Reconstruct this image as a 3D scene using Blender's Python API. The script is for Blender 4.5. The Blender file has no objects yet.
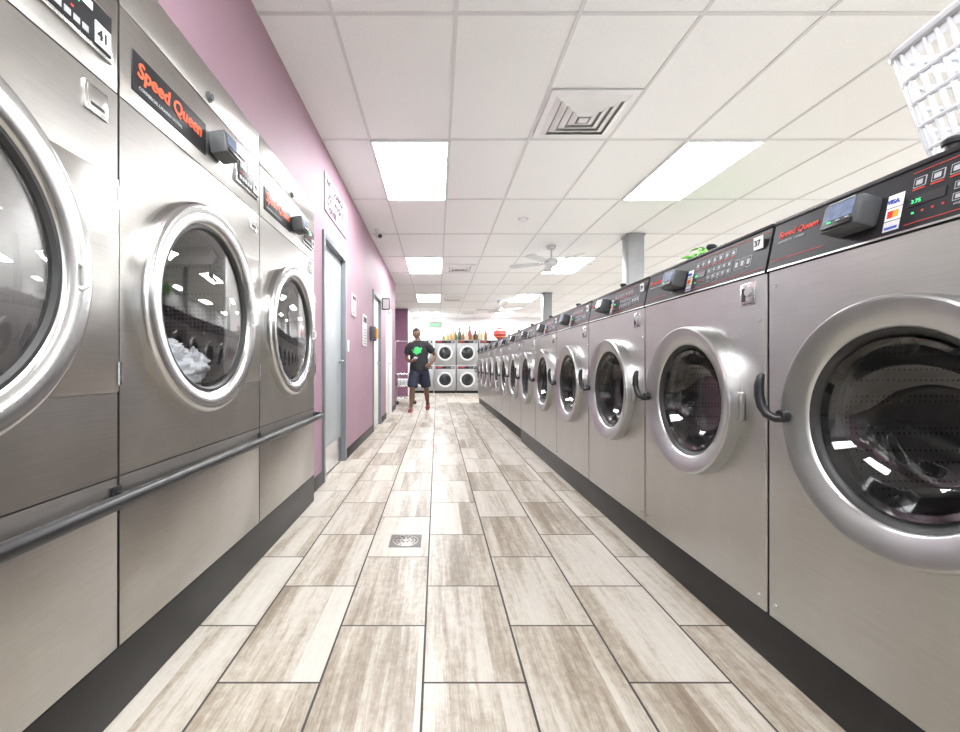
import bpy, bmesh, math, random
from mathutils import Vector, Matrix
from mathutils import noise as ns
random.seed(7)
S=bpy.context.scene
try: S.view_settings.view_transform='Standard'
except Exception: pass
COL=S.collection
EYE=.95; CEIL=2.78
# ---------------------------------------------------------------- materials
def newmat(name):
    m=bpy.data.materials.new(name); m.use_nodes=True; nt=m.node_tree
    return m,nt,nt.nodes['Principled BSDF']
def mat(name,col,rough=.5,metal=0,var=.0,scale=8,emit=None,es=0,bump=0,spec=None):
    m,nt,p=newmat(name)
    p.inputs['Base Color'].default_value=(*col,1); p.inputs['Roughness'].default_value=rough
    p.inputs['Metallic'].default_value=metal
    if spec is not None: p.inputs['Specular IOR Level'].default_value=spec
    if emit: p.inputs['Emission Color'].default_value=(*emit,1); p.inputs['Emission Strength'].default_value=es
    tc=nt.nodes.new('ShaderNodeTexCoord'); n=nt.nodes.new('ShaderNodeTexNoise')
    n.inputs['Scale'].default_value=scale; n.inputs['Detail'].default_value=3
    nt.links.new(tc.outputs['Object'],n.inputs['Vector'])
    if var>0:
        r=nt.nodes.new('ShaderNodeValToRGB')
        r.color_ramp.elements[0].position=.3; r.color_ramp.elements[1].position=.7
        r.color_ramp.elements[0].color=(*[c*(1-var) for c in col],1)
        r.color_ramp.elements[1].color=(*[min(1,c*(1+var)) for c in col],1)
        nt.links.new(n.outputs['Fac'],r.inputs['Fac']); nt.links.new(r.outputs['Color'],p.inputs['Base Color'])
    if bump>0:
        b=nt.nodes.new('ShaderNodeBump'); b.inputs['Strength'].default_value=bump; b.inputs['Distance'].default_value=.01
        nt.links.new(n.outputs['Fac'],b.inputs['Height']); nt.links.new(b.outputs['Normal'],p.inputs['Normal'])
    return m
def steel(name,col,rough=.3,stretch=(1.5,1.5,60),amt=.08):
    m,nt,p=newmat(name); L=nt.links
    p.inputs['Metallic'].default_value=1
    tc=nt.nodes.new('ShaderNodeTexCoord'); mp=nt.nodes.new('ShaderNodeMapping'); mp.inputs['Scale'].default_value=stretch
    n=nt.nodes.new('ShaderNodeTexNoise'); n.inputs['Scale'].default_value=4; n.inputs['Detail'].default_value=6
    L.new(tc.outputs['Object'],mp.inputs['Vector']); L.new(mp.outputs['Vector'],n.inputs['Vector'])
    n2=nt.nodes.new('ShaderNodeTexNoise'); n2.inputs['Scale'].default_value=2.3; n2.inputs['Detail'].default_value=6; n2.inputs['Roughness'].default_value=.65
    L.new(tc.outputs['Object'],n2.inputs['Vector'])
    ad=nt.nodes.new('ShaderNodeMath'); ad.operation='MULTIPLY_ADD'; ad.inputs[1].default_value=.35
    hf=nt.nodes.new('ShaderNodeMath'); hf.operation='MULTIPLY'; hf.inputs[1].default_value=.65
    L.new(n2.outputs['Fac'],hf.inputs[0]); L.new(n.outputs['Fac'],ad.inputs[0]); L.new(hf.outputs[0],ad.inputs[2])
    r=nt.nodes.new('ShaderNodeValToRGB'); r.color_ramp.elements[0].position=.35; r.color_ramp.elements[1].position=.65
    r.color_ramp.elements[0].color=(*[c*(1-amt) for c in col],1); r.color_ramp.elements[1].color=(*[min(1,c*(1+amt)) for c in col],1)
    L.new(ad.outputs[0],r.inputs['Fac']); L.new(r.outputs['Color'],p.inputs['Base Color'])
    mr=nt.nodes.new('ShaderNodeMapRange'); mr.inputs['To Min'].default_value=rough-.06; mr.inputs['To Max'].default_value=rough+.08
    L.new(ad.outputs[0],mr.inputs['Value']); L.new(mr.outputs[0],p.inputs['Roughness'])
    return m
STEEL=steel('brushed_steel',(.49,.49,.475),.30,amt=.10)
STEELD=steel('brushed_steel_dryer',(.435,.42,.40),.30,amt=.12)
RING=steel('ring_steel',(.51,.515,.515),.30,(4,4,4),.06)
CHROME=steel('polished_steel',(.58,.58,.58),.20,(4,4,4),.05)
BLACK=mat('black_plastic',(.013,.013,.015),.38,var=.2)
PANEL=mat('panel_black',(.014,.014,.017),.45,var=.15,spec=.3)
PLINTH=mat('plinth_black',(.012,.0115,.0115),.45,var=.3,scale=5,spec=.35)
RUBBER=mat('rubber',(.018,.018,.018),.5,var=.2)
RED=mat('red_print',(.60,.05,.03),.5,var=.05)
LOGO=mat('logo_orange_red',(.80,.11,.04),.5,var=.05)
WHITEP=mat('white_plastic',(.78,.79,.80),.35,var=.03)
SIGNW=mat('sign_white',(.62,.60,.62),.6,var=.03,spec=.2)
GREYP=mat('grey_plastic',(.07,.075,.08),.42,var=.1)
LCD=mat('lcd',(.10,.13,.2),.2,var=.3,scale=60,emit=(.25,.32,.5),es=.2)
GREENL=mat('green_led',(.05,.6,.2),.3,var=.1,emit=(.1,1,.35),es=.8)
BTN=mat('button_grey',(.38,.39,.41),.5,var=.1)
GAP=mat('gap_dark',(.03,.03,.03),.7,var=.1)
INK=mat('ink',(.02,.02,.03),.6,var=.1)
BLUE=mat('blue_print',(.05,.1,.45),.5,var=.1)
ORANGE=mat('orange_print',(.9,.35,.05),.5,var=.1)
PURP=mat('mauve_paint',(.335,.215,.265),.6,var=.03,scale=2,bump=.03,spec=.25)
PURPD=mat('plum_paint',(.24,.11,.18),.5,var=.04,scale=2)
WALLW=mat('offwhite_paint',(.74,.735,.73),.6,var=.03,scale=2)
DOORG=mat('door_grey',(.36,.39,.41),.42,var=.04)
FRAMEG=mat('frame_grey',(.19,.20,.22),.4,var=.05)
def perf(name,col,period,rad,dark=.02,rough=.35):
    m,nt,p=newmat(name); L=nt.links
    p.inputs['Metallic'].default_value=.9; p.inputs['Roughness'].default_value=rough
    tc=nt.nodes.new('ShaderNodeTexCoord'); v=nt.nodes.new('ShaderNodeTexVoronoi'); v.inputs['Scale'].default_value=period; v.inputs['Randomness'].default_value=.05
    L.new(tc.outputs['Object'],v.inputs['Vector'])
    r=nt.nodes.new('ShaderNodeValToRGB'); r.color_ramp.elements[0].position=rad; r.color_ramp.elements[1].position=rad+.08
    r.color_ramp.elements[0].color=(dark,dark,dark,1); r.color_ramp.elements[1].color=(*col,1)
    L.new(v.outputs['Distance'],r.inputs['Fac']); L.new(r.outputs['Color'],p.inputs['Base Color'])
    return m
DRUM=perf('drum_perforated',(.30,.30,.30),66,.20,.04)
DRUMD=perf('dryer_drum',(.18,.18,.18),55,.2,.05,.45)
def glass(name,tint,base=.06):
    m=bpy.data.materials.new(name); m.use_nodes=True; nt=m.node_tree; nt.nodes.clear(); L=nt.links
    o=nt.nodes.new('ShaderNodeOutputMaterial'); mx=nt.nodes.new('ShaderNodeMixShader'); t=nt.nodes.new('ShaderNodeBsdfTransparent'); g=nt.nodes.new('ShaderNodeBsdfGlossy')
    t.inputs['Color'].default_value=(*tint,1); g.inputs['Roughness'].default_value=.02; g.inputs['Color'].default_value=(1,1,1,1)
    lw=nt.nodes.new('ShaderNodeLayerWeight'); pw=nt.nodes.new('ShaderNodeMath'); pw.operation='POWER'; pw.inputs[1].default_value=3.5
    ma=nt.nodes.new('ShaderNodeMath'); ma.operation='MULTIPLY_ADD'; ma.inputs[1].default_value=.8; ma.inputs[2].default_value=base; ma.use_clamp=True
    L.new(lw.outputs['Facing'],pw.inputs[0]); L.new(pw.outputs[0],ma.inputs[0]); L.new(ma.outputs[0],mx.inputs[0])
    L.new(t.outputs[0],mx.inputs[1]); L.new(g.outputs[0],mx.inputs[2]); L.new(mx.outputs[0],o.inputs[0])
    return m
GLASSW=glass('washer_glass',(.57,.58,.59),.055)
GLASSD=glass('dryer_glass',(.85,.86,.88),.10)
GLASSC=glass('window_glass',(.95,.97,.97),.05)
# ---------------------------------------------------------------- mesh builder
class MB:
    def __init__(s,name): s.name=name; s.bm=bmesh.new(); s.mats=[]
    def mi(s,m):
        if m not in s.mats: s.mats.append(m)
        return s.mats.index(m)
    def merge(s,tmp,m,M=None):
        me=bpy.data.meshes.new('t'); tmp.to_mesh(me); tmp.free()
        if M is not None: me.transform(M)
        n=len(s.bm.faces); s.bm.from_mesh(me); bpy.data.meshes.remove(me)
        s.bm.faces.ensure_lookup_table(); i=s.mi(m)
        for f in s.bm.faces[n:]: f.material_index=i
    def box(s,x0,x1,y0,y1,z0,z1,m,bev=0,seg=2,M=None):
        t=bmesh.new(); bmesh.ops.create_cube(t,size=1)
        for v in t.verts: v.co=Vector(((x0+x1)/2+v.co.x*(x1-x0),(y0+y1)/2+v.co.y*(y1-y0),(z0+z1)/2+v.co.z*(z1-z0)))
        if bev>0: bmesh.ops.bevel(t,geom=t.edges[:],offset=bev,segments=seg,profile=.5,affect='EDGES')
        s.merge(t,m,M)
    def faces(s,vs,fs,m,M=None):
        t=bmesh.new(); V=[t.verts.new(v) for v in vs]
        for f in fs:
            try: t.faces.new([V[i] for i in f])
            except ValueError: pass
        s.merge(t,m,M)
    def lathe(s,prof,m,c=(0,0,0),N=64,M=None,axis='Y'):
        vs=[];fs=[]
        for (r,h) in prof:
            for k in range(N):
                a=2*math.pi*k/N
                if axis=='Y': vs.append((c[0]+r*math.cos(a),c[1]+h,c[2]+r*math.sin(a)))
                else: vs.append((c[0]+r*math.cos(a),c[1]+r*math.sin(a),c[2]+h))
        for i in range(len(prof)-1):
            for k in range(N):
                fs.append((i*N+k,i*N+(k+1)%N,(i+1)*N+(k+1)%N,(i+1)*N+k))
        t=bmesh.new(); V=[t.verts.new(v) for v in vs]
        for f in fs: t.faces.new([V[i] for i in f])
        bmesh.ops.remove_doubles(t,verts=t.verts[:],dist=1e-6)
        s.merge(t,m,M)
    def hole_plate(s,x0,x1,z0,z1,cx,cz,r,y,m,N=64):
        angs=[2*math.pi*k/N for k in range(N)]
        for X in (x0,x1):
            for Z in (z0,z1): angs.append(math.atan2(Z-cz,X-cx)%(2*math.pi))
        angs=sorted(set(round(a,6) for a in angs)); vs=[]
        for a in angs:
            c,sn=math.cos(a),math.sin(a); t=1e9
            if c>1e-9: t=min(t,(x1-cx)/c)
            if c<-1e-9: t=min(t,(x0-cx)/c)
            if sn>1e-9: t=min(t,(z1-cz)/sn)
            if sn<-1e-9: t=min(t,(z0-cz)/sn)
            vs.append((cx+r*c,y,cz+r*sn)); vs.append((cx+t*c,y,cz+t*sn))
        n=len(angs); s.faces(vs,[(2*i,2*i+1,2*((i+1)%n)+1,2*((i+1)%n)) for i in range(n)],m)
    def tube(s,pts,r,m,N=12,caps=True,flat=1.0,M=None):
        pts=[Vector(p) for p in pts]; R=r if isinstance(r,(list,tuple)) else [r]*len(pts)
        vs=[];fs=[]; up=None
        for i,p in enumerate(pts):
            d=(pts[min(i+1,len(pts)-1)]-pts[max(i-1,0)]).normalized()
            if up is None: up=Vector((0,0,1)) if abs(d.z)<.9 else Vector((0,1,0))
            a=d.cross(up).normalized(); b=a.cross(d).normalized(); up=b
            for k in range(N):
                t=2*math.pi*k/N; vs.append(tuple(p+a*math.cos(t)*R[i]+b*math.sin(t)*R[i]*flat))
        for i in range(len(pts)-1):
            for k in range(N): fs.append((i*N+k,i*N+(k+1)%N,(i+1)*N+(k+1)%N,(i+1)*N+k))
        if caps: fs.append(tuple(range(N))); fs.append(tuple(range((len(pts)-1)*N,len(pts)*N)))
        s.faces(vs,fs,m,M)
    def loft(s,rings,m,N=20,M=None,caps=False):
        vs=[];fs=[]
        for (cx,cy,cz,rx,ry) in rings:
            for k in range(N):
                a=2*math.pi*k/N; vs.append((cx+rx*math.cos(a),cy+ry*math.sin(a),cz))
        for i in range(len(rings)-1):
            for k in range(N): fs.append((i*N+k,i*N+(k+1)%N,(i+1)*N+(k+1)%N,(i+1)*N+k))
        if caps: fs.append(tuple(range(N))[::-1]); fs.append(tuple(range((len(rings)-1)*N,len(rings)*N)))
        s.faces(vs,fs,m,M)
    def sphere(s,c,r,m,sc=(1,1,1),sub=3,M=None):
        t=bmesh.new(); bmesh.ops.create_icosphere(t,subdivisions=sub,radius=r)
        for v in t.verts: v.co=Vector((c[0]+v.co.x*sc[0],c[1]+v.co.y*sc[1],c[2]+v.co.z*sc[2]))
        s.merge(t,m,M)
    def text(s,body,size,m,M,shear=0,ext=.0008,bold=0):
        # heavier weight = the same glyphs laid down again with a tiny shift (curve offset makes spikes)
        cu=bpy.data.curves.new('t','FONT'); cu.body=body; cu.size=size; cu.shear=shear; cu.extrude=ext; cu.resolution_u=3
        cu.align_x='LEFT'
        o=bpy.data.objects.new('t',cu); COL.objects.link(o); bpy.context.view_layer.update()
        dg=bpy.context.evaluated_depsgraph_get(); me=bpy.data.meshes.new_from_object(o.evaluated_get(dg))
        shifts=[(0,0)] if bold==0 else [(-bold,0),(bold,.3*bold),(0,-bold*.6),(0,bold*.8)]
        for i,(dx,dy) in enumerate(shifts):
            t=bmesh.new(); t.from_mesh(me)
            s.merge(t,m,M@T((dx,dy,.00004*i)))
        bpy.data.meshes.remove(me); bpy.data.objects.remove(o); bpy.data.curves.remove(cu)
    def mesh(s,angle=32):
        me=bpy.data.meshes.new(s.name+'_mesh'); s.bm.normal_update(); s.bm.to_mesh(me); s.bm.free()
        for m in s.mats: me.materials.append(m)
        for p in me.polygons: p.use_smooth=True
        try: me.set_sharp_from_angle(angle=math.radians(angle))
        except Exception: pass
        return me
    def obj(s,parent=None,angle=32,loc=None,rz=0):
        o=bpy.data.objects.new(s.name,s.mesh(angle)); COL.objects.link(o)
        if parent: o.parent=parent
        if loc: o.location=loc
        o.rotation_euler[2]=rz
        return o
def inst(name,me,loc,rz=0,sc=None):
    o=bpy.data.objects.new(name,me); COL.objects.link(o); o.location=loc; o.rotation_euler[2]=rz
    if sc: o.scale=sc
    return o
T=Matrix.Translation
def face_front(x,y,z,tilt=0): return T((x,y,z))@Matrix.Rotation(math.radians(90-tilt),4,'X')

# ---------------------------------------------------------------- floor
def floor_mat():
    m,nt,p=newmat('wood_look_tile'); L=nt.links; N=nt.nodes
    def mt(op,a,b=None,c=None):
        n=N.new('ShaderNodeMath'); n.operation=op
        for i,v in enumerate((a,b,c)):
            if v is None: continue
            if isinstance(v,(int,float)): n.inputs[i].default_value=v
            else: L.new(v,n.inputs[i])
        return n.outputs[0]
    tc=N.new('ShaderNodeTexCoord'); sp=N.new('ShaderNodeSeparateXYZ'); L.new(tc.outputs['Object'],sp.inputs[0])
    X,Y=sp.outputs[0],sp.outputs[1]
    cx=mt('DIVIDE',mt('ADD',X,.042),.309); col=mt('FLOOR',cx); fx=mt('FRACT',cx)
    cy=mt('ADD',mt('DIVIDE',mt('SUBTRACT',Y,1.32),.58),mt('MULTIPLY',mt('FLOORED_MODULO',col,2.0),.5)); row=mt('FLOOR',cy); fy=mt('FRACT',cy)
    cb=N.new('ShaderNodeCombineXYZ'); L.new(col,cb.inputs[0]); L.new(row,cb.inputs[1])
    wn=N.new('ShaderNodeTexWhiteNoise'); wn.noise_dimensions='3D'; L.new(cb.outputs[0],wn.inputs['Vector'])
    sc=N.new('ShaderNodeSeparateColor'); L.new(wn.outputs['Color'],sc.inputs[0]); r1,r2,r3=sc.outputs[0],sc.outputs[1],sc.outputs[2]
    wob=mt('ADD',fx,mt('MULTIPLY',mt('SUBTRACT',r2,.5),.5))
    bi=mt('FLOOR',mt('MULTIPLY',wob,2.0))
    cb2=N.new('ShaderNodeCombineXYZ'); L.new(mt('ADD',mt('MULTIPLY',col,7.0),bi),cb2.inputs[0]); L.new(row,cb2.inputs[1]); cb2.inputs[2].default_value=3.7
    wn2=N.new('ShaderNodeTexWhiteNoise'); wn2.noise_dimensions='3D'; L.new(cb2.outputs[0],wn2.inputs['Vector']); rb=wn2.outputs['Value']
    def noise(sx,sy,detail=5,rough=.6,dist=0):
        c=N.new('ShaderNodeCombineXYZ')
        L.new(mt('ADD',mt('MULTIPLY',X,sx),mt('MULTIPLY',r1,57.)),c.inputs[0]); L.new(mt('ADD',mt('MULTIPLY',Y,sy),mt('MULTIPLY',r2,43.)),c.inputs[1]); L.new(mt('ADD',mt('MULTIPLY',r3,29.),mt('MULTIPLY',rb,11.)),c.inputs[2])
        n=N.new('ShaderNodeTexNoise'); n.inputs['Scale'].default_value=1; n.inputs['Detail'].default_value=detail; n.inputs['Roughness'].default_value=rough; n.inputs['Distortion'].default_value=dist
        L.new(c.outputs[0],n.inputs['Vector']); return n.outputs['Fac']
    big=noise(9,1.0,3,.55,.2); mid=noise(46,2.4,6,.70,.3); fine=noise(160,14,4,.7); pat=noise(34,26,6,.75)
    v=mt('ADD',mt('MULTIPLY',big,.58),mt('MULTIPLY',mid,.46)); v=mt('ADD',v,mt('MULTIPLY',fine,.22))
    v=mt('ADD',v,mt('MULTIPLY',mt('SUBTRACT',rb,.5),.19)); v=mt('ADD',v,mt('MULTIPLY',mt('SUBTRACT',pat,.5),.30)); v=mt('SUBTRACT',v,.035)
    r=N.new('ShaderNodeValToRGB'); e=r.color_ramp.elements
    e[0].position=.38; e[0].color=(.185,.145,.105,1); e[1].position=.78; e[1].color=(.535,.505,.455,1)
    a=e.new(.47); a.color=(.265,.22,.17,1); a=e.new(.55); a.color=(.37,.325,.265,1); a=e.new(.63); a.color=(.465,.43,.375,1)
    L.new(v,r.inputs['Fac'])
    dx=mt('MULTIPLY',mt('MINIMUM',fx,mt('SUBTRACT',1.0,fx)),.309); dy=mt('MULTIPLY',mt('MINIMUM',fy,mt('SUBTRACT',1.0,fy)),.58)
    g=mt('LESS_THAN',mt('MINIMUM',dx,dy),.0036)
    mx=N.new('ShaderNodeMix'); mx.data_type='RGBA'; L.new(g,mx.inputs[0]); L.new(r.outputs[0],mx.inputs[6]); mx.inputs[7].default_value=(.045,.04,.037,1)
    L.new(mx.outputs[2],p.inputs['Base Color'])
    L.new(mt('ADD',mt('MULTIPLY',g,.4),mt('ADD',.30,mt('MULTIPLY',mid,.16))),p.inputs['Roughness'])
    b=N.new('ShaderNodeBump'); b.inputs['Strength'].default_value=.25; b.inputs['Distance'].default_value=.002
    L.new(mt('SUBTRACT',mt('MULTIPLY',fine,.5),g),b.inputs['Height']); L.new(b.outputs[0],p.inputs['Normal'])
    return m
X0,X1,Y0,Y1=-2.6,5.6,-3.6,16.6
b=MB('floor'); b.box(X0-.1,X1+.1,Y0-.1,Y1+.1,-.1,0,floor_mat()); b.obj()
b=MB('exterior_pavement'); b.box(-12,14,-16,Y0-.12,-.12,-.02,mat('concrete',(.5,.49,.47),.8,var=.1,scale=2)); b.obj()
CT=mat('ceiling_tile',(.90,.905,.905),.85,var=.025,scale=90,bump=.3)
b=MB('ceiling'); b.box(X0-.1,X1+.1,Y0-.1,Y1+.1,CEIL,CEIL+.1,CT); b.obj()
TB=mat('tbar_white',(.70,.70,.71),.5,var=.03)
b=MB('ceiling_grid'); gx=[.1+.64*k for k in range(-4,9)]; gy=[3.55+1.27*k for k in range(-5,11)]
for x in gx: b.box(x-.010,x+.010,Y0,Y1,CEIL-.006,CEIL-.0005,TB)
for y in gy: b.box(X0,X1,y-.010,y+.010,CEIL-.0062,CEIL-.0007,TB)
b.obj()
PL=mat('light_diffuser',(.95,.95,.95),.5,emit=(.975,.987,1),es=33)
b=MB('ceiling_light_panel')
b.box(-.305,.305,.015,1.255,-.016,-.007,PL)
for a in ((-.32,-.303,0,1.27),(.303,.32,0,1.27)): b.box(*a,-.02,-.0063,WHITEP)
for a in ((-.303,.303,0,.017),(-.303,.303,1.253,1.27)): b.box(*a,-.02,-.0063,WHITEP)
lm=b.mesh()
for cx in (-.22,2.34,4.9):
    for k in range(-1,4):
        inst('ceiling_light_panel',lm,(cx,3.55+3.81*k,CEIL))
inst('ceiling_light_panel',lm,(-.22,3.55-1.27*5,CEIL)); inst('ceiling_light_panel',lm,(2.34,3.55-1.27*5,CEIL))
VW=mat('vent_white',(.84,.84,.84),.5,var=.03); VG=mat('vent_slot',(.55,.55,.55),.6,var=.05)
def vent(x,y,sz=.6):
    b=MB('ceiling_air_vent'); q=math.sqrt(2)/2
    R=Matrix.Rotation(math.radians(45),4,'Z')
    def ring(r0,h0,r1,h1,m): b.lathe([(r0/q*.5,h0),(r1/q*.5,h1)],m,N=4,M=R,axis='Z')
    ring(sz,-.007,sz,-.014,VW); ring(sz,-.014,sz*.86,-.018,VW)
    b.box(-sz*.43,sz*.43,-sz*.43,sz*.43,-.0069,-.0065,VG)
    s=sz*.86; h=-.018
    for k in range(4):
        ring(s,h,s-.080,h-.018,VW); ring(s-.080,h-.018,s-.083,h-.016,VW); ring(s-.083,h-.016,s-.05,h-.002,VG); s-=.112; h-=.003
    b.box(-s*.5,s*.5,-s*.5,s*.5,h-.018,h-.014,VW,.0015)
    b.obj(loc=(x,y,CEIL))
vent(1.06,3.2); vent(.42,8.15,.55); vent(.42,11.9,.55); vent(1.06,15,.55)
b=MB('smoke_detector'); b.lathe([(0,-.045),(.04,-.043),(.058,-.03),(.065,-.006)],WHITEP,c=(0,0,0),N=32,axis='Z'); b.obj(loc=(1.07,5.45,CEIL))
# ---------------------------------------------------------------- walls
def wl(y0,y1,z0,z1,m=PURP,x0=-1.05,x1=-.93):
    b=MB('wall_left'); b.box(x0,x1,y0,y1,z0,z1,m); b.obj()
DO=[(3.56,4.45),(6.35,7.25),(8.0,8.9)]
wl(Y0,-1.67,0,CEIL); wl(-1.67,3.12,2.09,CEIL); wl(3.12,3.56,0,CEIL)
wl(3.56,4.45,2.06,CEIL); wl(4.45,6.35,0,CEIL); wl(6.35,7.25,2.06,CEIL); wl(7.25,8.0,0,CEIL); wl(8,8.9,2.06,CEIL); wl(8.9,9.8,0,CEIL)
wl(9.68,9.8,0,CEIL,PURP,X0,-1.05)
b=MB('wall_alcove'); b.box(X0-.1,X0,9.68,14,0,CEIL,PURPD); b.box(X0,-.93,14,14.12,0,CEIL,PURPD); b.box(-1.05,-.93,14.12,Y1,0,CEIL,WALLW); b.obj()
b=MB('wall_far'); b.box(-.93,X1,Y1,Y1+.1,0,CEIL,WALLW); b.obj()
b=MB('wall_right'); b.box(X1,X1+.1,Y0,Y1,0,CEIL,WALLW); b.obj()
b=MB('wall_street'); wins=[(-.5,2.0),(2.5,5.0)]
b.box(-1.05,-.5,Y0-.1,Y0,0,CEIL,WALLW); b.box(2.0,2.5,Y0-.1,Y0,0,CEIL,WALLW); b.box(5.0,X1,Y0-.1,Y0,0,CEIL,WALLW)
for w in wins: b.box(w[0],w[1],Y0-.1,Y0,0,.5,WALLW); b.box(w[0],w[1],Y0-.1,Y0,2.4,CEIL,WALLW)
b.obj()
for i,w in enumerate(wins):
    b=MB('window_%d'%(i+1))
    for x in (w[0],(w[0]+w[1])/2-.03,w[1]-.06): b.box(x,x+.06,Y0-.08,Y0-.02,.5,2.4,FRAMEG)
    for z in (.5,2.34): b.box(w[0],w[1],Y0-.078,Y0-.022,z,z+.06,FRAMEG)
    b.box(w[0]+.03,w[1]-.03,Y0-.053,Y0-.048,.53,2.37,GLASSC); b.obj()
for i,(y0,y1) in enumerate(DO):
    b=MB('door_%d'%(i+1)); fm=FRAMEG if i<2 else WHITEP; dm=DOORG if i<1 else WALLW
    for (a,c) in ((y0+.001,y0+.05),(y1-.05,y1-.001)): b.box(-1.04,-.912,a,c,0,2.059,fm,.004)
    b.box(-1.04,-.912,y0+.05,y1-.05,2.0,2.059,fm,.004)
    b.box(-1.0,-.96,y0+.053,y1-.053,.01,1.997,dm,.003)
    hy=y1-.13
    b.lathe([(0,0),(.028,0),(.028,.008),(.012,.01),(.012,.04)],CHROME,N=20,M=T((-.96,hy,1.0))@Matrix.Rotation(-math.pi/2,4,'Z'))
    b.tube([(-.92,hy,1.0),(-.918,hy-.06,1.0),(-.92,hy-.11,1.0)],.01,CHROME)
    if i==0: b.box(-.9595,-.955,y0+.06,y1-.06,.02,.25,CHROME)
    for z in (.3,1.0,1.75): b.box(-.962,-.95,y0+.05,y0+.065,z-.05,z+.05,CHROME)
    b.obj()
b=MB('baseboard_left')
for (a,c) in ((3.12,3.56),(4.45,6.35),(7.25,8.0),(8.9,9.8)): b.box(-.93,-.918,a,c,0,.1,PLINTH,.002)
b.obj()
# ---------------------------------------------------------------- washer template
PW=.82
def washer_mesh():
    b=MB('washer'); cz=.81; w=PW/2; ch=.005
    b.hole_plate(-w+ch,w-ch,.157,1.247,0,cz,.25,0,STEEL)
    for s in (-1,1):
        b.faces([(s*(w-ch),0,.157),(s*w,ch,.157),(s*w,ch,1.247),(s*(w-ch),0,1.247)],[(0,1,2,3)],STEEL)
        b.faces([(s*w,ch,.157),(s*w,.85,.157),(s*w,.85,1.40),(s*w,.045,1.40),(s*w,.012,1.247),(s*w,ch,1.247)],[(0,1,2,3,4,5)],STEEL)
    b.faces([(-w,.85,.157),(w,.85,.157),(w,.85,1.40),(-w,.85,1.40)],[(0,1,2,3)],STEEL)
    b.faces([(-w,0.004,.157),(w,0.004,.157),(w,.85,.157),(-w,.85,.157)],[(0,1,2,3)],STEEL)
    b.faces([(-w,.03,1.40),(w,.03,1.40),(w,.85,1.40),(-w,.85,1.40)],[(0,1,2,3)],STEEL)
    b.box(-w+.002,w-.002,.004,.03,1.244,1.254,GAP)
    tilt=math.degrees(math.atan(.03/.15))
    def py(z): return -.004+.2*(z-1.252)
    def pan(x0,x1,z0,z1,m,d=.0015,bk=.002):
        vs=[]
        for (z) in (z0,z1):
            for x in (x0,x1): vs.append((x,py(z)-d,z)); vs.append((x,py(z)+bk,z))
        b.faces(vs,[(0,2,6,4),(1,5,7,3),(0,1,3,2),(4,6,7,5),(0,4,5,1),(2,3,7,6)],m)
    pan(-w+.001,w-.001,1.252,1.398,PANEL,0,.04)
    pan(-w+.001,w-.001,1.252,1.257,STEEL,.001); 
    b.box(-w+.001,w-.001,.022,.06,1.398,1.410,BLACK,.002)
    TM=lambda x,z: face_front(x,py(z)-.0012,z,tilt)
    def frame(x0,x1,z0,z1,m,m2=PANEL,t=.0022): pan(x0,x1,z0,z1,m); pan(x0+t,x1-t,z0+t,z1-t,m2,.002)
    b.text('Speed Queen',.026,RED,TM(-.385,1.350),shear=.2,bold=.0004)
    b.text('COMMERCIAL LAUNDRY',.009,BTN,TM(-.385,1.333))
    pan(-.40,-.21,1.28,1.2815,RED)
    pan(-.0,.40,1.385,1.3862,RED); pan(-.0,.40,1.268,1.2692,RED)
    for i in range(7):
        x=.005+.036*i
        frame(x,x+.025,1.350,1.372,BTN,PANEL,.0016); pan(x+.006,x+.019,1.355,1.366,BTN,.003); pan(x,x+.025,1.344,1.3465,RED,.002)
    pan(.0,.075,1.308,1.33,BLACK,.002); b.text('3.75',.012,GREENL,face_front(.008,py(1.314)-.003,1.314,tilt))
    for i in range(5):
        x=.09+.03*i
        frame(x,x+.023,1.315,1.331,BTN,PANEL,.0016); frame(x,x+.023,1.290,1.306,BTN,PANEL,.0016); pan(x+.006,x+.017,1.319,1.327,BTN,.003); pan(x+.006,x+.017,1.294,1.302,BTN,.003)
        b.text('HOT',.006,BTN,TM(x+.004,1.281))
    for i in range(3): frame(.252+.03*i,.274+.03*i,1.290,1.328,BTN,PANEL,.0018); pan(.257+.03*i,.269+.03*i,1.300,1.318,BTN,.003)
    for i in range(4): pan(.012+.02*i,.016+.02*i,1.290,1.294,GREENL if i==0 else RED,.002)
    pan(-.048,-.012,1.322,1.352,WHITEP,.001); b.text('VISA',.014,BLUE,face_front(-.0465,py(1.331)-.003,1.331,tilt),bold=.0003)
    pan(-.048,-.012,1.291,1.320,WHITEP,.001); pan(-.043,-.03,1.297,1.314,RED,.002); pan(-.031,-.018,1.297,1.314,ORANGE,.002)
    pan(-.048,-.012,1.266,1.289,SIGNW,.001); pan(-.044,-.016,1.27,1.276,BLUE,.002)
    R=T((-.115,-.018,1.325))@Matrix.Rotation(math.radians(-14),4,'X')
    b.box(-.053,.053,-.026,.03,-.035,.042,GREYP,.009,M=R); b.box(-.038,.038,-.028,-.025,-.008,.034,LCD,M=R)
    b.box(-.042,.042,-.032,-.024,-.029,-.018,BLACK,.001,M=R); b.box(-.035,.035,-.0285,-.025,.036,.039,BTN,M=R)
    for i in range(3): b.box(-.03+.025*i,-.02+.025*i,-.0285,-.025,-.014,-.0105,GREENL if i==0 else BTN,M=R)
    b.lathe([(.014,0),(.014,.012),(.019,.014),(.020,.022),(.014,.028),(0,.03)],BLACK,c=(.06,.042,1.409),N=20,axis='Z')
    b.box(.295,.365,-.004,.001,1.155,1.232,CHROME,.0015)
    b.lathe([(0,-.012),(.014,-.012),(.016,-.003)],RING,c=(.34,0,1.2),N=20); b.box(.305,.318,-.006,-.003,1.17,1.215,GAP)
    b.box(.305,.355,-.0045,-.003,1.16,1.163,GAP)
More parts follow.
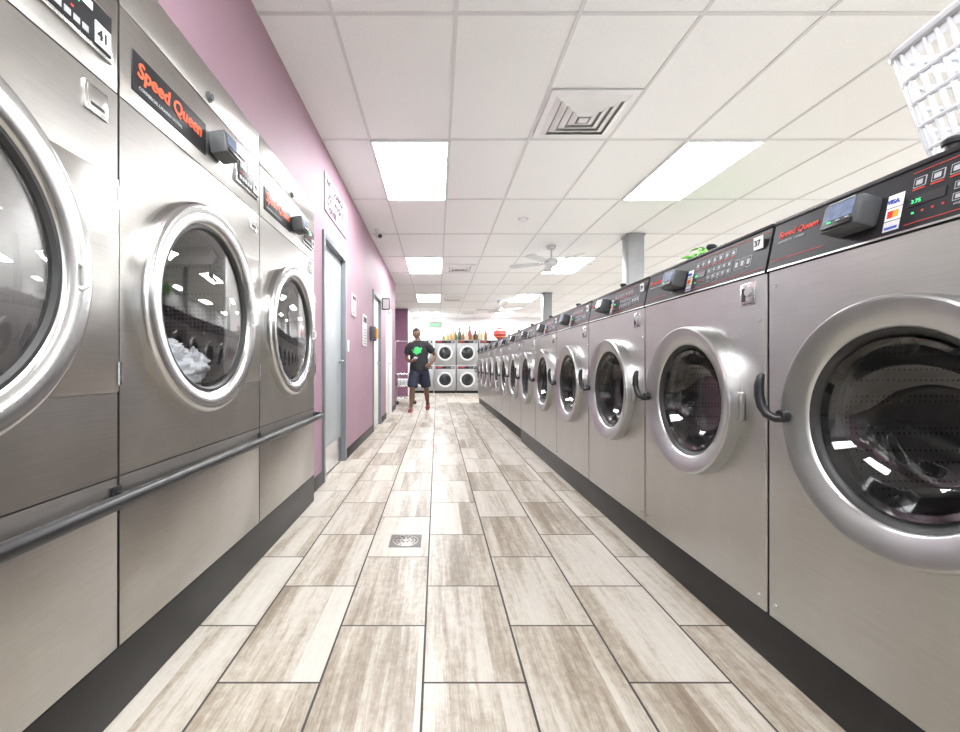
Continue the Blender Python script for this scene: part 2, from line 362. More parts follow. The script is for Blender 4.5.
    for (x,z) in ((-.38,.2),(.38,.2),(-.38,1.2),(.385,1.1)): b.lathe([(0,-.003),(.005,-.0025),(.006,0)],CHROME,c=(x,0,z),N=10)
    c=(0,0,cz)
    b.lathe([(.302,.0),(.302,-.040),(.300,-.046),(.295,-.050),(.288,-.050),(.236,-.032),(.230,-.028),(.226,-.020),(.222,.0)],RING,c=c,N=96)
    b.lathe([(.229,-.024),(.222,-.020),(.214,-.012),(.208,.0),(.206,.03),(.25,.09)],RUBBER,c=c,N=72)
    b.lathe([(.209,-.004),(.205,-.012),(.19,-.004),(.172,.028),(.15,.062),(.12,.078),(.08,.084),(0,.086)],GLASSW,c=c,N=72)
    b.lathe([(.245,.075),(.255,.1),(.262,.13),(.262,.50)],DRUM,c=c,N=64)
    b.lathe([(.262,.50),(.23,.503),(.225,.49),(.17,.49),(.165,.503),(.10,.485),(.09,.50),(0,.50)],DRUM,c=c,N=64)
    b.lathe([(.212,.02),(.25,.08)],CHROME,c=c,N=64)
    for k in range(3):
        a=math.radians(90+120*k); M=T((0,.3,cz))@Matrix.Rotation(a,4,'Y')
        b.box(-.02,.02,-.17,.17,.2,.262,RING,.012,M=M)
    b.box(.296,.318,-.02,.0,cz-.05,cz+.05,STEEL,.006)
    hx=-.292
    b.lathe([(.0,-.066),(.016,-.064),(.019,-.056),(.019,-.04)],BLACK,c=(hx+.008,0,cz-.005),N=20)
    b.tube([(hx+.018,-.050,cz-.012),(hx,-.066,cz-.014),(hx-.022,-.076,cz-.004),(hx-.036,-.082,cz+.020),(hx-.042,-.085,cz+.05),(hx-.043,-.085,cz+.082),(hx-.040,-.082,cz+.108),(hx-.038,-.078,cz+.118)],[.011,.012,.013,.0135,.0135,.013,.011,.006],BLACK,N=14)
    return b.mesh()
wm=washer_mesh()
XR=1.06
for k in range(-2,13):
    yc=.583+.83*k+.415
    o=inst('washing_machine',wm,(XR,yc,0),-math.pi/2)
    if k in (1,2,3,4,0):
        n=MB('number_label'); n.box(.345,.388,.007,.0078,1.338,1.380,WHITEP)
        n.text(str(37+2*(k-1)),.028,INK,face_front(.349,.0062,1.349,0),bold=.0006); q=n.obj(parent=o)
b=MB('washer_plinth'); b.box(XR,XR+.85,-1.1,5.56,0,.155,PLINTH,.006); b.obj()
b=MB('washer_plinth'); b.box(XR+.03,XR+.88,5.565,11.4,0,.155,PLINTH,.006); b.obj()
# ---------------------------------------------------------------- dryers
XL=-.865
def dryer_mesh():
    b=MB('dryer'); w=.471; cx=-.04; cz=1.157; zb=.187
    b.hole_plate(-w,w,.652,1.683,cx,cz,.315,0,STEELD)
    b.box(-w,w,0,.02,zb,.648,STEELD,.002); b.box(-w,w,0,.02,1.687,1.935,STEELD,.002); b.box(-w,w,.0,.02,1.939,2.08,STEELD,.002)
    b.box(-w+.001,w-.001,.006,.03,zb,.652,GAP); b.box(-w+.001,w-.001,.006,.03,1.683,2.079,GAP)
    for s in (-1,1): b.faces([(s*w,.0,zb),(s*w,.9,zb),(s*w,.9,2.08),(s*w,.0,2.08)],[(0,1,2,3)],STEELD)
    b.faces([(-w,.9,zb),(w,.9,zb),(w,.9,2.08),(-w,.9,2.08)],[(0,1,2,3)],STEELD)
    b.faces([(-w,0.01,2.08),(w,0.01,2.08),(w,.9,2.08),(-w,.9,2.08)],[(0,1,2,3)],STEELD)
    b.faces([(-w,0.01,zb),(w,0.01,zb),(w,.9,zb),(-w,.9,zb)],[(0,1,2,3)],STEELD)
    b.box(-.425,-.03,-.004,.001,1.735,1.85,PANEL,.0015)
    b.text('Speed Queen',.063,LOGO,face_front(-.408,-.0055,1.785),shear=.15,bold=.0018)
    b.text('COMMERCIAL LAUNDRY SYSTEMS',.014,BTN,face_front(-.40,-.005,1.75))
    b.box(.21,.445,-.008,.001,1.745,1.87,CHROME,.003); b.box(.22,.435,-.011,-.007,1.755,1.86,PANEL,.001)
    b.box(.235,.30,-.0125,-.01,1.815,1.85,BLACK); b.text('88',.03,GREENL,face_front(.245,-.0135,1.82))
    for i in range(5): b.box(.235+.026*i,.253+.026*i,-.0125,-.01,1.765,1.78,BTN)
    for i in range(4): b.box(.24+.022*i,.247+.022*i,-.0125,-.01,1.792,1.797,RED)
    b.box(.315,.33,-.0125,-.01,1.82,1.85,GREENL); b.box(.34,.37,-.0125,-.01,1.83,1.85,WHITEP)
    b.box(.378,.43,-.0135,-.01,1.76,1.815,WHITEP); b.text('41',.036,INK,face_front(.383,-.0145,1.775),bold=.0008)
    R=T((.045,-.025,1.80))@Matrix.Rotation(math.radians(-8),4,'X')
    b.box(-.05,.055,-.042,.025,-.042,.045,GREYP,.009,M=R); b.box(-.036,.041,-.044,-.041,-.01,.036,LCD,M=R); b.box(-.04,.045,-.048,-.041,-.035,-.022,BLACK,.001,M=R)
    b.box(.07,.085,-.012,.0,1.785,1.81,CHROME,.002)
    b.lathe([(0,-.014),(.012,-.014),(.014,-.004),(.02,-.003),(.02,0)],GREYP,c=(.0,0,1.97),N=20)
    b.box(.355,.43,-.006,.001,1.585,1.655,CHROME,.002); b.box(.362,.423,-.0075,-.005,1.592,1.648,STEELD,.001); b.box(.37,.415,-.009,-.007,1.60,1.608,GAP,.001)
    b.box(cx+.15,.462,-.012,.0,.88,1.45,STEELD,.004)
    for z in (.93,1.40): b.tube([(.464,-.010,z-.03),(.464,-.010,z+.03)],.006,CHROME)
    c=(cx,0,cz)
    b.lathe([(.378,.0),(.378,-.024),(.376,-.036),(.370,-.044),(.360,-.048),(.312,-.040),(.306,-.036),(.300,-.028),(.296,-.02),(.295,.01)],CHROME,c=c,N=96)
    b.lathe([(.302,-.030),(.292,-.030),(.284,-.022),(.282,-.008),(.30,.02)],RUBBER,c=c,N=72)
    b.lathe([(.286,-.02),(.24,-.028),(.15,-.034),(.0,-.037)],GLASSD,c=c,N=72)
    b.lathe([(.315,.0),(.315,.05),(.37,.06),(.37,.75),(.2,.77),(.2,.75),(0,.75)],DRUMD,c=c,N=72)
    for k in range(3):
        a=math.radians(40+120*k); M=T((cx,.4,cz))@Matrix.Rotation(a,4,'Y')
        b.box(-.025,.025,-.33,.33,.30,.37,RING,.012,M=M)
    b.tube([(cx+.335,-.045,cz-.03),(cx+.340,-.058,cz-.02),(cx+.341,-.06,cz),(cx+.340,-.058,cz+.02),(cx+.335,-.045,cz+.03)],.005,WHITEP)
    return b.mesh()
dm=dryer_mesh()
for k in range(-2,3):
    inst('tumble_dryer',dm,(XL,.245+.95*k+.475,0),math.pi/2)
b=MB('dryer_plinth'); b.box(-1.75,XL,-1.66,3.1,0,.185,PLINTH,.006); b.obj()
b=MB('handrail'); hz=.605
b.tube([(XL+.002,3.13,hz),(XL+.04,3.12,hz),(XL+.06,3.07,hz),(XL+.06,2,hz),(XL+.06,1,hz),(XL+.06,-1.6,hz)],.0185,BLACK,N=20)
for k in range(-1,4): 
    y=.235+.95*k
    b.box(XL+.001,XL+.055,y-.008,y+.008,hz-.010,hz+.008,BLACK,.004); b.box(XL+.001,XL+.006,y-.016,y+.016,hz-.024,hz+.022,BLACK,.002)
b.obj()
CLOTH=mat('white_cloth',(.85,.86,.88),.9,var=.1,scale=14,bump=.6)
def cloth(parts):
    b=MB('clothes_pile')
    for (loc,sc,seed) in parts:
        t=bmesh.new(); bmesh.ops.create_icosphere(t,subdivisions=5,radius=1)
        for v in t.verts:
            d=v.co.normalized(); n=ns.noise(d*2.2+Vector((seed,0,0)))*.35+abs(ns.noise(d*5+Vector((0,seed,0))))*.4-abs(ns.noise(d*10+Vector((0,0,seed))))*.2
            v.co=Vector((d.x*sc[0],d.y*sc[1],d.z*sc[2]))*(1+n)+Vector(loc)
        b.merge(t,CLOTH)
    b.obj(angle=180)
cloth([((XL-.19,1.66,.93),(.11,.17,.08),3.1),((XL-.16,1.52,.97),(.06,.07,.08),8.4),((XL-.12,1.44,1.07),(.025,.035,.11),5.5),((XL-.15,1.79,.95),(.07,.08,.06),1.4),((XL-.15,1.63,1.0),(.06,.08,.045),6.4)])
# ---------------------------------------------------------------- wall things left
b=MB('wall_sign'); b.box(-.929,-.918,3.62,4.48,2.24,2.56,SIGNW,.003)
RM=T((-.916,3.66,0))@Matrix.Rotation(math.pi/2,4,'Z')
PP=mat('purple_print',(.06,.01,.05),.6,var=.1)
for i,tx in enumerate(('NO CHANGE','LAST WASH 8','THANK YOU')): b.text(tx,.105,PP,RM@face_front(0,0,2.455-.1*i),bold=.003)
b.obj()
b=MB('security_camera')
b.lathe([(0,0),(.045,0),(.045,-.012),(.015,-.02),(.015,-.07)],WHITEP,c=(0,0,0),N=24,axis='Z')
b.tube([(0,0,-.08),(.03,-.06,-.10),(.05,-.12,-.12)],[.03,.034,.034],WHITEP,N=20); b.tube([(.05,-.12,-.12),(.055,-.135,-.125)],.026,BLACK,N=20)
b.obj(loc=(-.80,5.9,CEIL-.001))
b=MB('notice_board'); b.box(-.929,-.915,4.75,4.98,1.50,1.74,SIGNW,.003); b.box(-.9155,-.914,4.77,4.96,1.68,1.72,PP)
for i in range(4): b.box(-.9155,-.914,4.78,4.94,1.53+.03*i,1.538+.03*i,INK)
b.obj()
b=MB('notice_board'); b.box(-.929,-.915,5.45,5.75,1.2,1.6,SIGNW,.003); b.box(-.9155,-.914,5.48,5.72,1.5,1.57,PP)
for i in range(6): b.box(-.9155,-.914,5.48,5.7,1.23+.035*i,1.236+.035*i,INK)
b.obj()
b=MB('wall_telephone'); b.box(-.929,-.85,6.08,6.2,1.3,1.5,GREYP,.01); b.box(-.85,-.82,6.10,6.13,1.33,1.47,ORANGE,.01); b.box(-.85,-.845,6.15,6.19,1.38,1.47,BTN); b.obj()
b=MB('projecting_sign'); b.box(-.929,-.80,7.45,7.47,1.9,2.1,GREYP,.004); b.box(-.915,-.815,7.445,7.45,1.92,2.08,WHITEP); b.obj()
b=MB('light_switch'); b.box(-.929,-.924,4.56,4.64,1.1,1.22,WHITEP,.002); b.box(-.924,-.918,4.59,4.61,1.14,1.18,WHITEP,.001); b.obj()
# drain
b=MB('floor_drain'); b.box(-.085,.085,-.085,.085,0,.003,mat('drain_frame',(.16,.15,.14),.5,var=.1),.001)
b.lathe([(0,.004),(.07,.004),(.075,.001)],mat('drain_steel',(.40,.38,.35),.4,.8,var=.1),N=40,axis='Z')
for r,n in ((.02,6),(.04,10),(.058,16)):
    for k in range(n):
        b.box(-.004,.004,-.006,.006,.0035,.0046,GAP,M=Matrix.Rotation(2*math.pi*k/n,4,'Z')@T((r,0,0)))
b.obj(loc=(-.17,2.39,0))
CM=mat('column_grey',(.30,.31,.32),.45,var=.05)
for y in (6.15,11.0):
    b=MB('support_column'); b.box(-.11,.11,-.11,.11,0,CEIL-.007,CM,.012); b.box(-.125,.125,-.125,.125,0,.12,PLINTH,.004); b.box(-.12,.12,-.12,.12,CEIL-.04,CEIL-.008,CM,.004)
    b.obj(loc=(2.74,y,0))
def fan(x,y,drop=.22,rot=10):
    b=MB('ceiling_fan'); W=mat('fan_white',(.6,.62,.64),.4,var=.03)
    b.lathe([(.0,-.007),(.07,-.007),(.06,-.05),(.02,-.06)],W,N=32,axis='Z'); b.tube([(0,0,-.05),(0,0,-drop)],.012,W)
    b.lathe([(.02,-drop+.03),(.09,-drop+.01),(.11,-drop-.03),(.10,-drop-.07),(.05,-drop-.10),(0,-drop-.105)],W,N=40,axis='Z')
    for k in range(5):
        M=Matrix.Rotation(math.radians(rot+72*k),4,'Z')@T((0,0,-drop-.04))@Matrix.Rotation(math.radians(10),4,'X')
        b.box(.09,.2,-.02,.02,-.004,.004,CHROME,.002,M=M)
        vs=[(.17,-.05,-.004),(.6,-.07,-.004),(.64,-.05,-.004),(.65,0,-.004),(.64,.05,-.004),(.6,.07,-.004),(.17,.05,-.004)]
        vs+= [(a,c,.004) for a,c,_ in vs]; n=7
        b.faces(vs,[tuple(range(n)),tuple(range(n,2*n))]+[(i,(i+1)%n,(i+1)%n+n,i+n) for i in range(n)],W,M=M)
    b.obj(loc=(x,y,CEIL))
fan(1.74,6.7); fan(1.74,12.3,rot=40)
# ---------------------------------------------------------------- basket on washer
BW=mat('basket_plastic',(.60,.62,.65),.4,var=.03)
b=MB('laundry_basket'); H=.32
def bp(u,v,h):
    s=.80+.20*h/H; return Vector((u*.23*s,v*.32*s,h))
def outline():
    pts=[]; 
    for (cx,cy,a0) in ((1,1,0),(-1,1,90),(-1,-1,180),(1,-1,270)):
        for k in range(5):
            a=math.radians(a0+22.5*k); pts.append((cx*(1-.22)+.22*math.cos(a),cy*(1-.16)+.16*math.sin(a)))
    res=[]
    m=len(pts)
    for i in range(m):
        p,q=Vector(pts[i]),Vector(pts[(i+1)%m]); d=(Vector(((q-p).x*.21,(q-p).y*.29))).length
        k=max(1,int(round(d/.027)))
        for j in range(k): res.append(p.lerp(q,j/k))
    return res
ol=outline()
for (h,r) in ((0.008,.008),(.06,.006),(.12,.006),(.18,.006),(.24,.007),(H,.012)):
    P=[bp(p.x,p.y,h) for p in ol]; P.append(P[0]); P.append(P[1]); b.tube(P,r,BW,N=8,caps=False)
for p in ol: b.tube([bp(p.x,p.y,h) for h in (0,.1,.2,H)],.0055,BW,N=6)
n=len(ol)
vs=[tuple(bp(p.x,p.y,.285)) for p in ol]+[tuple(bp(p.x,p.y,H)) for p in ol]
b.faces(vs,[(i,(i+1)%n,(i+1)%n+n,i+n) for i in range(n)],BW)
b.faces([tuple(bp(p.x,p.y,.003)) for p in ol],[tuple(range(n))],BW)
b.obj(loc=(1.335,.79,1.412),rz=math.radians(-9))
# ---------------------------------------------------------------- plant
LEAF=mat('leaf_green',(.10,.30,.05),.5,var=.4,scale=20)
b=MB('potted_plant'); TERR=mat('terracotta',(.4,.2,.12),.7,var=.1)
b.lathe([(0,0),(.16,0),(.2,.3),(.22,.3),(.22,.34),(.19,.34),(.18,.3),(0,.3)],TERR,N=32,axis='Z')
b.tube([(0,0,.3),(.03,.02,.9),(-.02,0,1.4),(0,0,1.95)],[.03,.025,.02,.015],mat('bark',(.2,.13,.08),.9,var=.2))
for i in range(300):
    a=random.uniform(0,2*math.pi); el=random.uniform(-.7,1.2); r=random.uniform(.08,.32)
    c=Vector((math.cos(a)*math.cos(el)*r,math.sin(a)*math.cos(el)*r,2.04+math.sin(el)*r*.7))
    M=T(c)@Matrix.Rotation(a,4,'Z')@Matrix.Rotation(random.uniform(-.6,1),4,'Y')@Matrix.Rotation(random.uniform(-1,1),4,'X')
    b.faces([(0,0,0),(.03,.02,.006),(.08,.014,0),(.11,0,-.015),(.08,-.014,0),(.03,-.02,.006)],[(0,1,2,3),(0,3,4,5)],LEAF,M=M)
b.obj(loc=(3.0,4.66,0))
# ---------------------------------------------------------------- far stacked dryers
SW=mat('stack_grey',(.40,.40,.41),.35,.5,var=.05)
b=MB('stacked_dryer'); w=.375
DG=mat('dark_glass',(.02,.022,.025),.08,var=.2)
for (z0,cz) in ((.09,.49),(.99,1.42)):
    b.box(-w,w,0,.7,z0,z0+.875,SW,.006)
    b.lathe([(.27,.0),(.27,-.03),(.255,-.045),(.225,-.045),(.205,-.02)],WHITEP,c=(0,0,cz-.02),N=48)
    b.lathe([(.207,-.018),(.19,.0),(.1,.02)],RUBBER,c=(0,-.004,cz-.02),N=48)
    b.lathe([(.2,-.02),(.12,-.03),(0,-.033)],DG,c=(0,0,cz-.02),N=48)
    b.box(-.33,.33,-.006,.001,z0+.76,z0+.85,PANEL,.002); b.box(-.3,-.1,-.008,-.005,z0+.79,z0+.82,RED); b.box(.05,.15,-.03,-.005,z0+.77,z0+.84,GREYP,.005); b.box(.2,.3,-.008,-.005,z0+.78,z0+.83,BTN)
b.box(-w,w,.02,.7,0,.085,PLINTH)
sm=b.mesh()
for k in range(6): inst('stacked_dryer',sm,(-.50+.78*k,15.4,0))
b=MB('bottle_collection')
cols=[mat('orn%d'%i,c,.35,var=.15) for i,c in enumerate(((.22,.10,.04),(.45,.3,.1),(.08,.12,.06),(.25,.05,.04),(.08,.04,.03),(.5,.42,.3)))]
for i in range(15):
    h=random.uniform(.2,.5); r=random.uniform(.05,.1); x=.1+.118*i+random.uniform(-.03,.03)
    b.lathe([(0,0),(r,0),(r*1.05,h*.3),(r*.9,h*.55),(r*.35,h*.72),(r*.3,h*.95),(r*.4,h),(0,h)],random.choice(cols),c=(x,random.uniform(-.1,.1),0),N=16,axis='Z')
b.obj(loc=(0,15.65,1.867))
b=MB('red_lantern'); LR=mat('lantern_red',(.42,.03,.04),.4,var=.1)
b.lathe([(0,0),(.1,0),(.1,.04),(.2,.12),(.24,.22),(.2,.33),(.1,.4),(.1,.44),(0,.44)],LR,N=32,axis='Z')
for z in (.12,.22,.33): b.lathe([({.12:.205,.22:.245,.33:.205}[z],z-.008),({.12:.21,.22:.25,.33:.21}[z],z+.008)],ORANGE,N=32,axis='Z')
b.obj(loc=(2.24,15.65,1.867))
b=MB('exit_sign'); b.box(-.22,.22,-.03,.03,-.12,.1,WHITEP,.006); b.text('EXIT',.16,GREENL,face_front(-.18,-.032,-.07)); b.tube([(0,0,.1),(0,0,.45)],.01,WHITEP); b.obj(loc=(-.05,14.6,2.325))
def cart(x,y,rz,bm_,name='laundry_cart'):
    b=MB(name)
    for sx in (-.22,.22):
        for sy in (-.3,.3):
            b.tube([(sx,sy,.1),(sx,sy,.75)],.012,CHROME); b.lathe([(0,-.015),(.05,-.015),(.05,.015),(0,.015)],BLACK,c=(sx,sy,.05),N=20); b.box(sx-.01,sx+.01,sy-.02,sy+.02,.05,.11,CHROME)
    for z in (.15,.45,.75):
        b.tube([(-.22,-.3,z),(.22,-.3,z),(.22,.3,z),(-.22,.3,z),(-.22,-.3,z)],.011,CHROME,caps=False)
    for k in range(9):
        t=-.3+.075*k
        for sx in (-.22,.22): b.tube([(sx,t,.45),(sx,t,.75)],.005,CHROME,N=6)
        b.tube([(-.22,t,.45),(.22,t,.45)],.005,CHROME,N=6)
    for k in range(6):
        t=-.22+.088*k
        for sy in (-.3,.3): b.tube([(t,sy,.45),(t,sy,.75)],.005,CHROME,N=6)
    b.box(-.19,.19,-.27,.27,.46,.62,bm_,.04)
    for sx in (-.22,.22): b.tube([(sx,.3,.75),(sx,.3,1.6)],.012,CHROME)
    b.tube([(-.22,.3,1.6),(.22,.3,1.6)],.012,CHROME)
    b.obj(loc=(x,y,0),rz=rz)
cart(-.82,11.2,.15,CLOTH)
# ---------------------------------------------------------------- person
P=bpy.data.objects.new('walking_person',None); COL.objects.link(P); P.location=(-.375,9.25,0)
SKIN=mat('skin_brown',(.14,.07,.043),.5,var=.12,scale=20)
HAIR=mat('hair_dark',(.02,.018,.018),.8,var=.3,scale=60,bump=.5)
SHORTS=mat('navy_shorts',(.015,.018,.04),.8,var=.25,scale=14,bump=.4)
SOLE=mat('sandal_red',(.42,.07,.06),.6,var=.1)
def shirt_mat():
    m,nt,p=newmat('black_tshirt_print'); L=nt.links; N=nt.nodes; p.inputs['Roughness'].default_value=.85
    tc=N.new('ShaderNodeTexCoord'); sp=N.new('ShaderNodeSeparateXYZ'); L.new(tc.outputs['Object'],sp.inputs[0])
    def mt(op,a,b):
        n=N.new('ShaderNodeMath'); n.operation=op
        for i,v in enumerate((a,b)):
            if isinstance(v,(int,float)): n.inputs[i].default_value=v
            else: L.new(v,n.inputs[i])
        return n.outputs[0]
    dx=mt('DIVIDE',mt('ADD',sp.outputs[0],.03),.12); dz=mt('DIVIDE',mt('SUBTRACT',sp.outputs[2],1.27),.10)
    d=mt('ADD',mt('MULTIPLY',dx,dx),mt('MULTIPLY',dz,dz))
    ns_=N.new('ShaderNodeTexNoise'); ns_.inputs['Scale'].default_value=24; ns_.inputs['Detail'].default_value=3; L.new(tc.outputs['Object'],ns_.inputs['Vector'])
    k=mt('MULTIPLY',mt('LESS_THAN',mt('ADD',d,mt('MULTIPLY',ns_.outputs['Fac'],2.4)),1.75),mt('LESS_THAN',sp.outputs[1],-.02))
    mx=N.new('ShaderNodeMix'); mx.data_type='RGBA'; L.new(k,mx.inputs[0]); mx.inputs[6].default_value=(.012,.012,.014,1); mx.inputs[7].default_value=(.05,.42,.12,1)
    L.new(mx.outputs[2],p.inputs['Base Color']); return m
SHIRT=shirt_mat()
J=[
 ((0,0,.93),(.13,.10)),((0,.01,1.08),(.125,.095)),((-.01,0,1.25),(.145,.10)),((-.015,0,1.38),(.115,.085)),((-.02,-.01,1.47),(.060,.060)),((-.035,-.03,1.57),(.056,.060)),
 ((.09,0,.87),(.09,.09)),((.12,.05,.68),(.082,.084)),((.145,.10,.49),(.056,.058)),((.155,.18,.36),(.058,.062)),((.17,.33,.14),(.034,.036)),((.172,.325,.09),(.036,.03)),((.178,.22,.04),(.036,.022)),
 ((-.09,0,.87),(.09,.09)),((-.115,-.07,.68),(.082,.084)),((-.135,-.13,.48),(.056,.058)),((-.145,-.12,.33),(.056,.062)),((-.165,-.13,.10),(.034,.036)),((-.165,-.15,.055),(.036,.03)),((-.18,-.26,.04),(.036,.022)),
 ((.165,0,1.385),(.055,.055)),((.25,.03,1.29),(.050,.050)),((.345,.07,1.17),(.042,.042)),((.30,.0,1.08),(.040,.040)),((.235,-.07,1.00),(.028,.028)),
 ((-.185,0,1.385),(.055,.055)),((-.235,.03,1.27),(.050,.050)),((-.275,.04,1.12),(.042,.042)),((-.21,-.09,1.05),(.040,.040)),((-.14,-.22,1.04),(.028,.028))]
E=[(0,1),(1,2),(2,3),(3,4),(4,5),(0,6),(6,7),(7,8),(8,9),(9,10),(10,11),(11,12),(0,13),(13,14),(14,15),(15,16),(16,17),(17,18),(18,19),(3,20),(20,21),(21,22),(22,23),(23,24),(3,25),(25,26),(26,27),(27,28),(28,29)]
me=bpy.data.meshes.new('body'); me.from_pydata([j[0] for j in J],E,[]); me.materials.append(SKIN)
bo=bpy.data.objects.new('body',me); COL.objects.link(bo); bo.parent=P
sk=bo.modifiers.new('skin','SKIN'); sk.use_smooth_shade=True
sv=me.skin_vertices[0].data
for i,j in enumerate(J): sv[i].radius=j[1]; sv[i].use_root=(i==0)
sb=bo.modifiers.new('sub','SUBSURF'); sb.levels=2; sb.render_levels=2
def cloth_union(o,vox=.011,it=6):
    r=o.modifiers.new('union','REMESH'); r.mode='VOXEL'; r.voxel_size=vox; r.use_smooth_shade=True
    s=o.modifiers.new('smooth','SMOOTH'); s.factor=.5; s.iterations=it
b=MB('t_shirt')
b.loft([(0,0,.84,.198,.152),(0,0,.852,.203,.156),(0,0,1.0,.193,.148),(-.005,0,1.15,.188,.143),(-.01,0,1.28,.19,.135),(-.015,0,1.37,.175,.115),(-.017,0,1.425,.13,.095),(-.02,-.005,1.465,.085,.078),(-.02,-.008,1.485,.072,.07)],SHIRT,caps=True)
b.tube([(.0,0,1.385),(.08,0,1.385),(.15,.005,1.38),(.21,.02,1.335),(.285,.045,1.25)],[.07,.082,.082,.080,.078],SHIRT,N=16)
b.tube([(.0,0,1.385),(-.10,0,1.385),(-.175,0,1.38),(-.225,0.012,1.32),(-.252,0.035,1.20)],[.07,.082,.082,.080,.078],SHIRT,N=16)
o=b.obj(parent=P,angle=180); cloth_union(o)
b=MB('shorts')
b.loft([(0,0,.98,.165,.125),(0,0,.9,.18,.135),(0,0,.82,.19,.14),(0,0,.76,.16,.11)],SHORTS,caps=True)
b.tube([(.08,0,.90),(.105,.03,.78),(.128,.065,.62),(.142,.09,.51)],[.10,.115,.113,.108],SHORTS,N=16)
b.tube([(-.08,0,.90),(-.10,-.04,.78),(-.122,-.095,.62),(-.133,-.125,.51)],[.10,.115,.113,.108],SHORTS,N=16)
o=b.obj(parent=P,angle=180); cloth_union(o)
b=MB('head'); t=bmesh.new(); bmesh.ops.create_uvsphere(t,u_segments=40,v_segments=30,radius=1)
for v in t.verts:
    x,y,z=v.co; sx=.082; sy=.098; sz=.120
    if z<0: k=1+.24*z; sx*=k; sy*=(1+.12*z)
    X,Y,Z=x*sx,y*sy,z*sz
    if y<0:
        Y-= .020*math.exp(-((X/.014)**2+((Z+.022)/.022)**2))
        Y-= .008*math.exp(-((X/.008)**2+((Z+.0)/.025)**2))
        for ex in (-.03,.03): Y+=.008*math.exp(-(((X-ex)/.016)**2+((Z-.004)/.012)**2))
        Y-= .007*math.exp(-((X/.03)**2+((Z+.062)/.012)**2))
        Y-= .006*math.exp(-((X/.05)**2+((Z-.024)/.010)**2))
        Y-= .008*math.exp(-((X/.025)**2+((Z+.098)/.018)**2))
    v.co=(X,Y,Z)
HM=T((-.05,-.05,1.625))@Matrix.Rotation(math.radians(-25),4,'Z')@Matrix.Rotation(math.radians(20),4,'X')
b.merge(t,SKIN,HM)
EW=mat('eye_white',(.5,.47,.44),.3,var=.02); LIP=mat('lip',(.13,.05,.04),.5,var=.1)
for ex in (-.03,.03):
    b.sphere((ex,-.0795,.003),.0095,EW,sc=(1.25,1,.6),M=HM,sub=2); b.sphere((ex,-.0865,.003),.0042,INK,M=HM,sub=2)
    b.tube([(ex-.017,-.089,.026),(ex,-.095,.029),(ex+.017,-.089,.026)],.0028,HAIR,N=6,M=HM)
b.tube([(-.022,-.085,-.060),(0,-.094,-.058),(.022,-.085,-.060)],[.002,.004,.002],LIP,N=8,M=HM); b.tube([(-.02,-.084,-.066),(0,-.092,-.068),(.02,-.084,-.066)],[.002,.005,.002],LIP,N=8,M=HM)
for s in (-1,1):
    b.sphere((s*.081,.005,-.005),.03,SKIN,sc=(.28,.6,1),M=HM,sub=2); b.sphere((s*.086,.002,-.005),.017,SKIN,sc=(.25,.5,1),M=HM,sub=2)
t=bmesh.new(); bmesh.ops.create_uvsphere(t,u_segments=36,v_segments=24,radius=1)
dl=[v for v in t.verts if v.co.z< (.52 if v.co.y<0 else .52-.9*v.co.y)]
bmesh.ops.delete(t,geom=dl,context='VERTS')
for v in t.verts: v.co=(v.co.x*.0850,v.co.y*.1015,v.co.z*.1230)
b.merge(t,HAIR,HM)
b.obj(parent=P,angle=180)
def hand(name,wrist,d,nrm,thumb_side,curl):
    b=MB(name); W=Vector(wrist); d=Vector(d).normalized(); n=Vector(nrm).normalized(); n=(n-d*n.dot(d)).normalized(); s=d.cross(n).normalized()*thumb_side
    vs=[];rings=[(-.02,.022,.022),(0,.026,.020),(.02,.032,.018),(.055,.041,.016),(.08,.042,.014),(.09,.036,.010)]; N=14
    for (t,a,c) in rings:
        for k in range(N):
            q=2*math.pi*k/N; vs.append(tuple(W+d*t+s*a*math.cos(q)+n*c*math.sin(q)))
    fs=[(i*N+k,i*N+(k+1)%N,(i+1)*N+(k+1)%N,(i+1)*N+k) for i in range(len(rings)-1) for k in range(N)]+[tuple(range(N)),tuple(range((len(rings)-1)*N,len(rings)*N))]
    b.faces(vs,fs,SKIN)
    for i,(off,ln) in enumerate(((.030,.072),(.010,.080),(-.010,.074),(-.029,.058))):
        p=W+d*.075+s*off; pts=[p]; ang=0; dd=d
        for seg,fr in enumerate((.45,.3,.25)):
            ang+=curl*(.7 if seg==0 else 1); dd=d*math.cos(ang)+n*math.sin(ang)+s*off*1.5
            pts.append(pts[-1]+dd.normalized()*ln*fr)
        b.tube([p-d*.02]+pts,[.009,.0095,.009,.0082,.0055],SKIN,N=8)
    p=W+d*.02+s*.025; q=p+(d*.6+s*.8+n*.2).normalized()*.035; r=q+(d*.85+s*.3+n*.5).normalized()*.03; u=r+(d*.8+n*.6).normalized()*.022
    b.tube([p,q,r,u],[.013,.0115,.010,.006],SKIN,N=8)
    b.obj(parent=P,angle=180); return W+d*.09+n*.03
hand('left_hand',(.235,-.07,1.0),(-.60,-.62,-.45),(-.4,.9,-.2),1,.35)
hd=Vector((.55,-.75,.2)).normalized(); hn=Vector((.1,.35,1)); hn=(hn-hd*hn.dot(hd)).normalized()
g=hand('right_hand',(-.14,-.22,1.04),hd,hn,-1,.75)
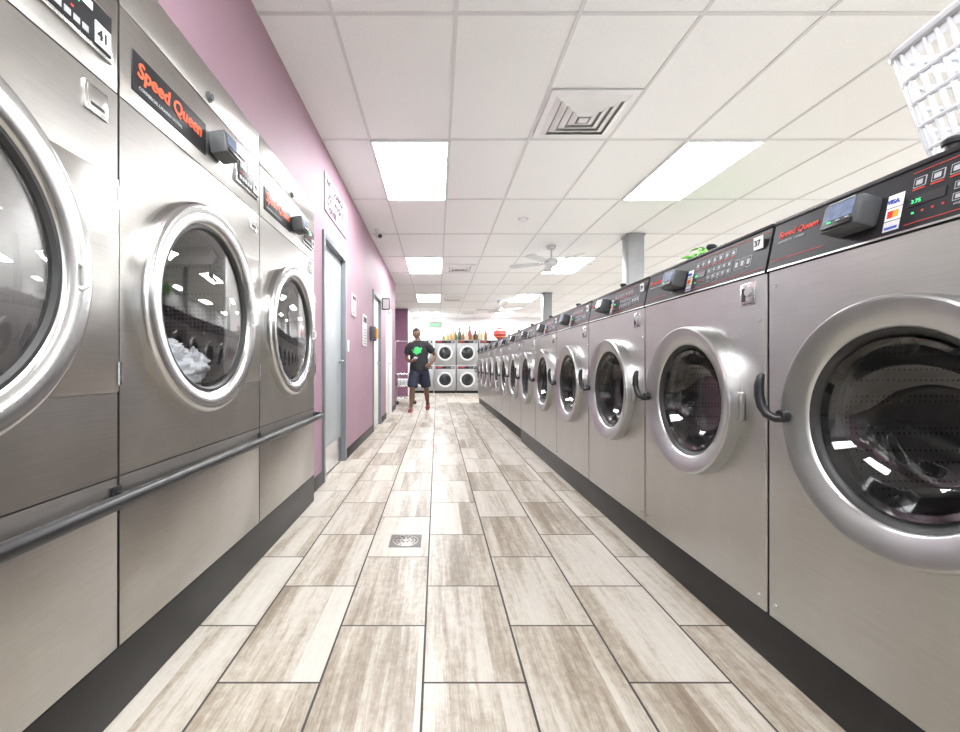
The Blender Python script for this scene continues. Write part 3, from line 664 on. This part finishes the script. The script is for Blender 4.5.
b=MB('phone'); hs=hd.cross(hn)
R3=Matrix((hs,hd,hn)).transposed().to_4x4(); M=T(g)@R3@Matrix.Rotation(math.radians(25),4,'X')
b.box(-.036,.036,-.07,.075,-.004,.004,WHITEP,.003,M=M); b.box(-.032,.032,-.062,.068,.0041,.0045,LCD,M=M); b.obj(parent=P)
for nm,(x,y,rz,tp) in (('right_sandal',(-.173,-.185,-.1,0)),('left_sandal',(.175,.29,-.04,-22))):
    b=MB(nm); pts=[]
    for k in range(24):
        a=2*math.pi*k/24; X=.045*math.cos(a)*(1.0-.12*math.sin(a)); pts.append((X,.13*math.sin(a),0))
    vs=[(p[0],p[1],.0) for p in pts]+[(p[0],p[1],.02) for p in pts]; n=24
    M=T((x,y,0.001))@Matrix.Rotation(rz,4,'Z')@T((0,-.13,0))@Matrix.Rotation(math.radians(-tp),4,'X')@T((0,.13,0))
    b.faces(vs,[tuple(range(n)),tuple(range(n,2*n))]+[(i,(i+1)%n,(i+1)%n+n,i+n) for i in range(n)],SOLE,M=M)
    b.tube([(-.044,-.04,.015),(-.03,-.045,.055),(0,-.05,.068),(.03,-.045,.055),(.044,-.04,.015)],.008,SOLE,M=M); b.tube([(-.038,.06,.015),(-.036,.09,.06),(0,.11,.075),(.036,.09,.06),(.038,.06,.015)],.007,SOLE,M=M)
    for i in range(5): b.tube([(-.026+.013*i,-.085,.03),(-.028+.014*i,-.115+.008*abs(i-1.2),.026)],[.009 if i else .011,.007],SKIN,N=8,M=M)
    b.obj(parent=P)
# ---------------------------------------------------------------- world & camera
w=bpy.data.worlds.new('sky'); S.world=w; w.use_nodes=True
w.node_tree.nodes['Background'].inputs[0].default_value=(.9,.95,1,1); w.node_tree.nodes['Background'].inputs[1].default_value=4
cam=bpy.data.cameras.new('camera'); co=bpy.data.objects.new('camera',cam); COL.objects.link(co)
cam.sensor_width=36; cam.lens=440/960*36; cam.shift_x=43/960; cam.clip_start=.02
co.location=(0,0,EYE); co.rotation_euler=(math.pi/2,0,0); S.camera=co
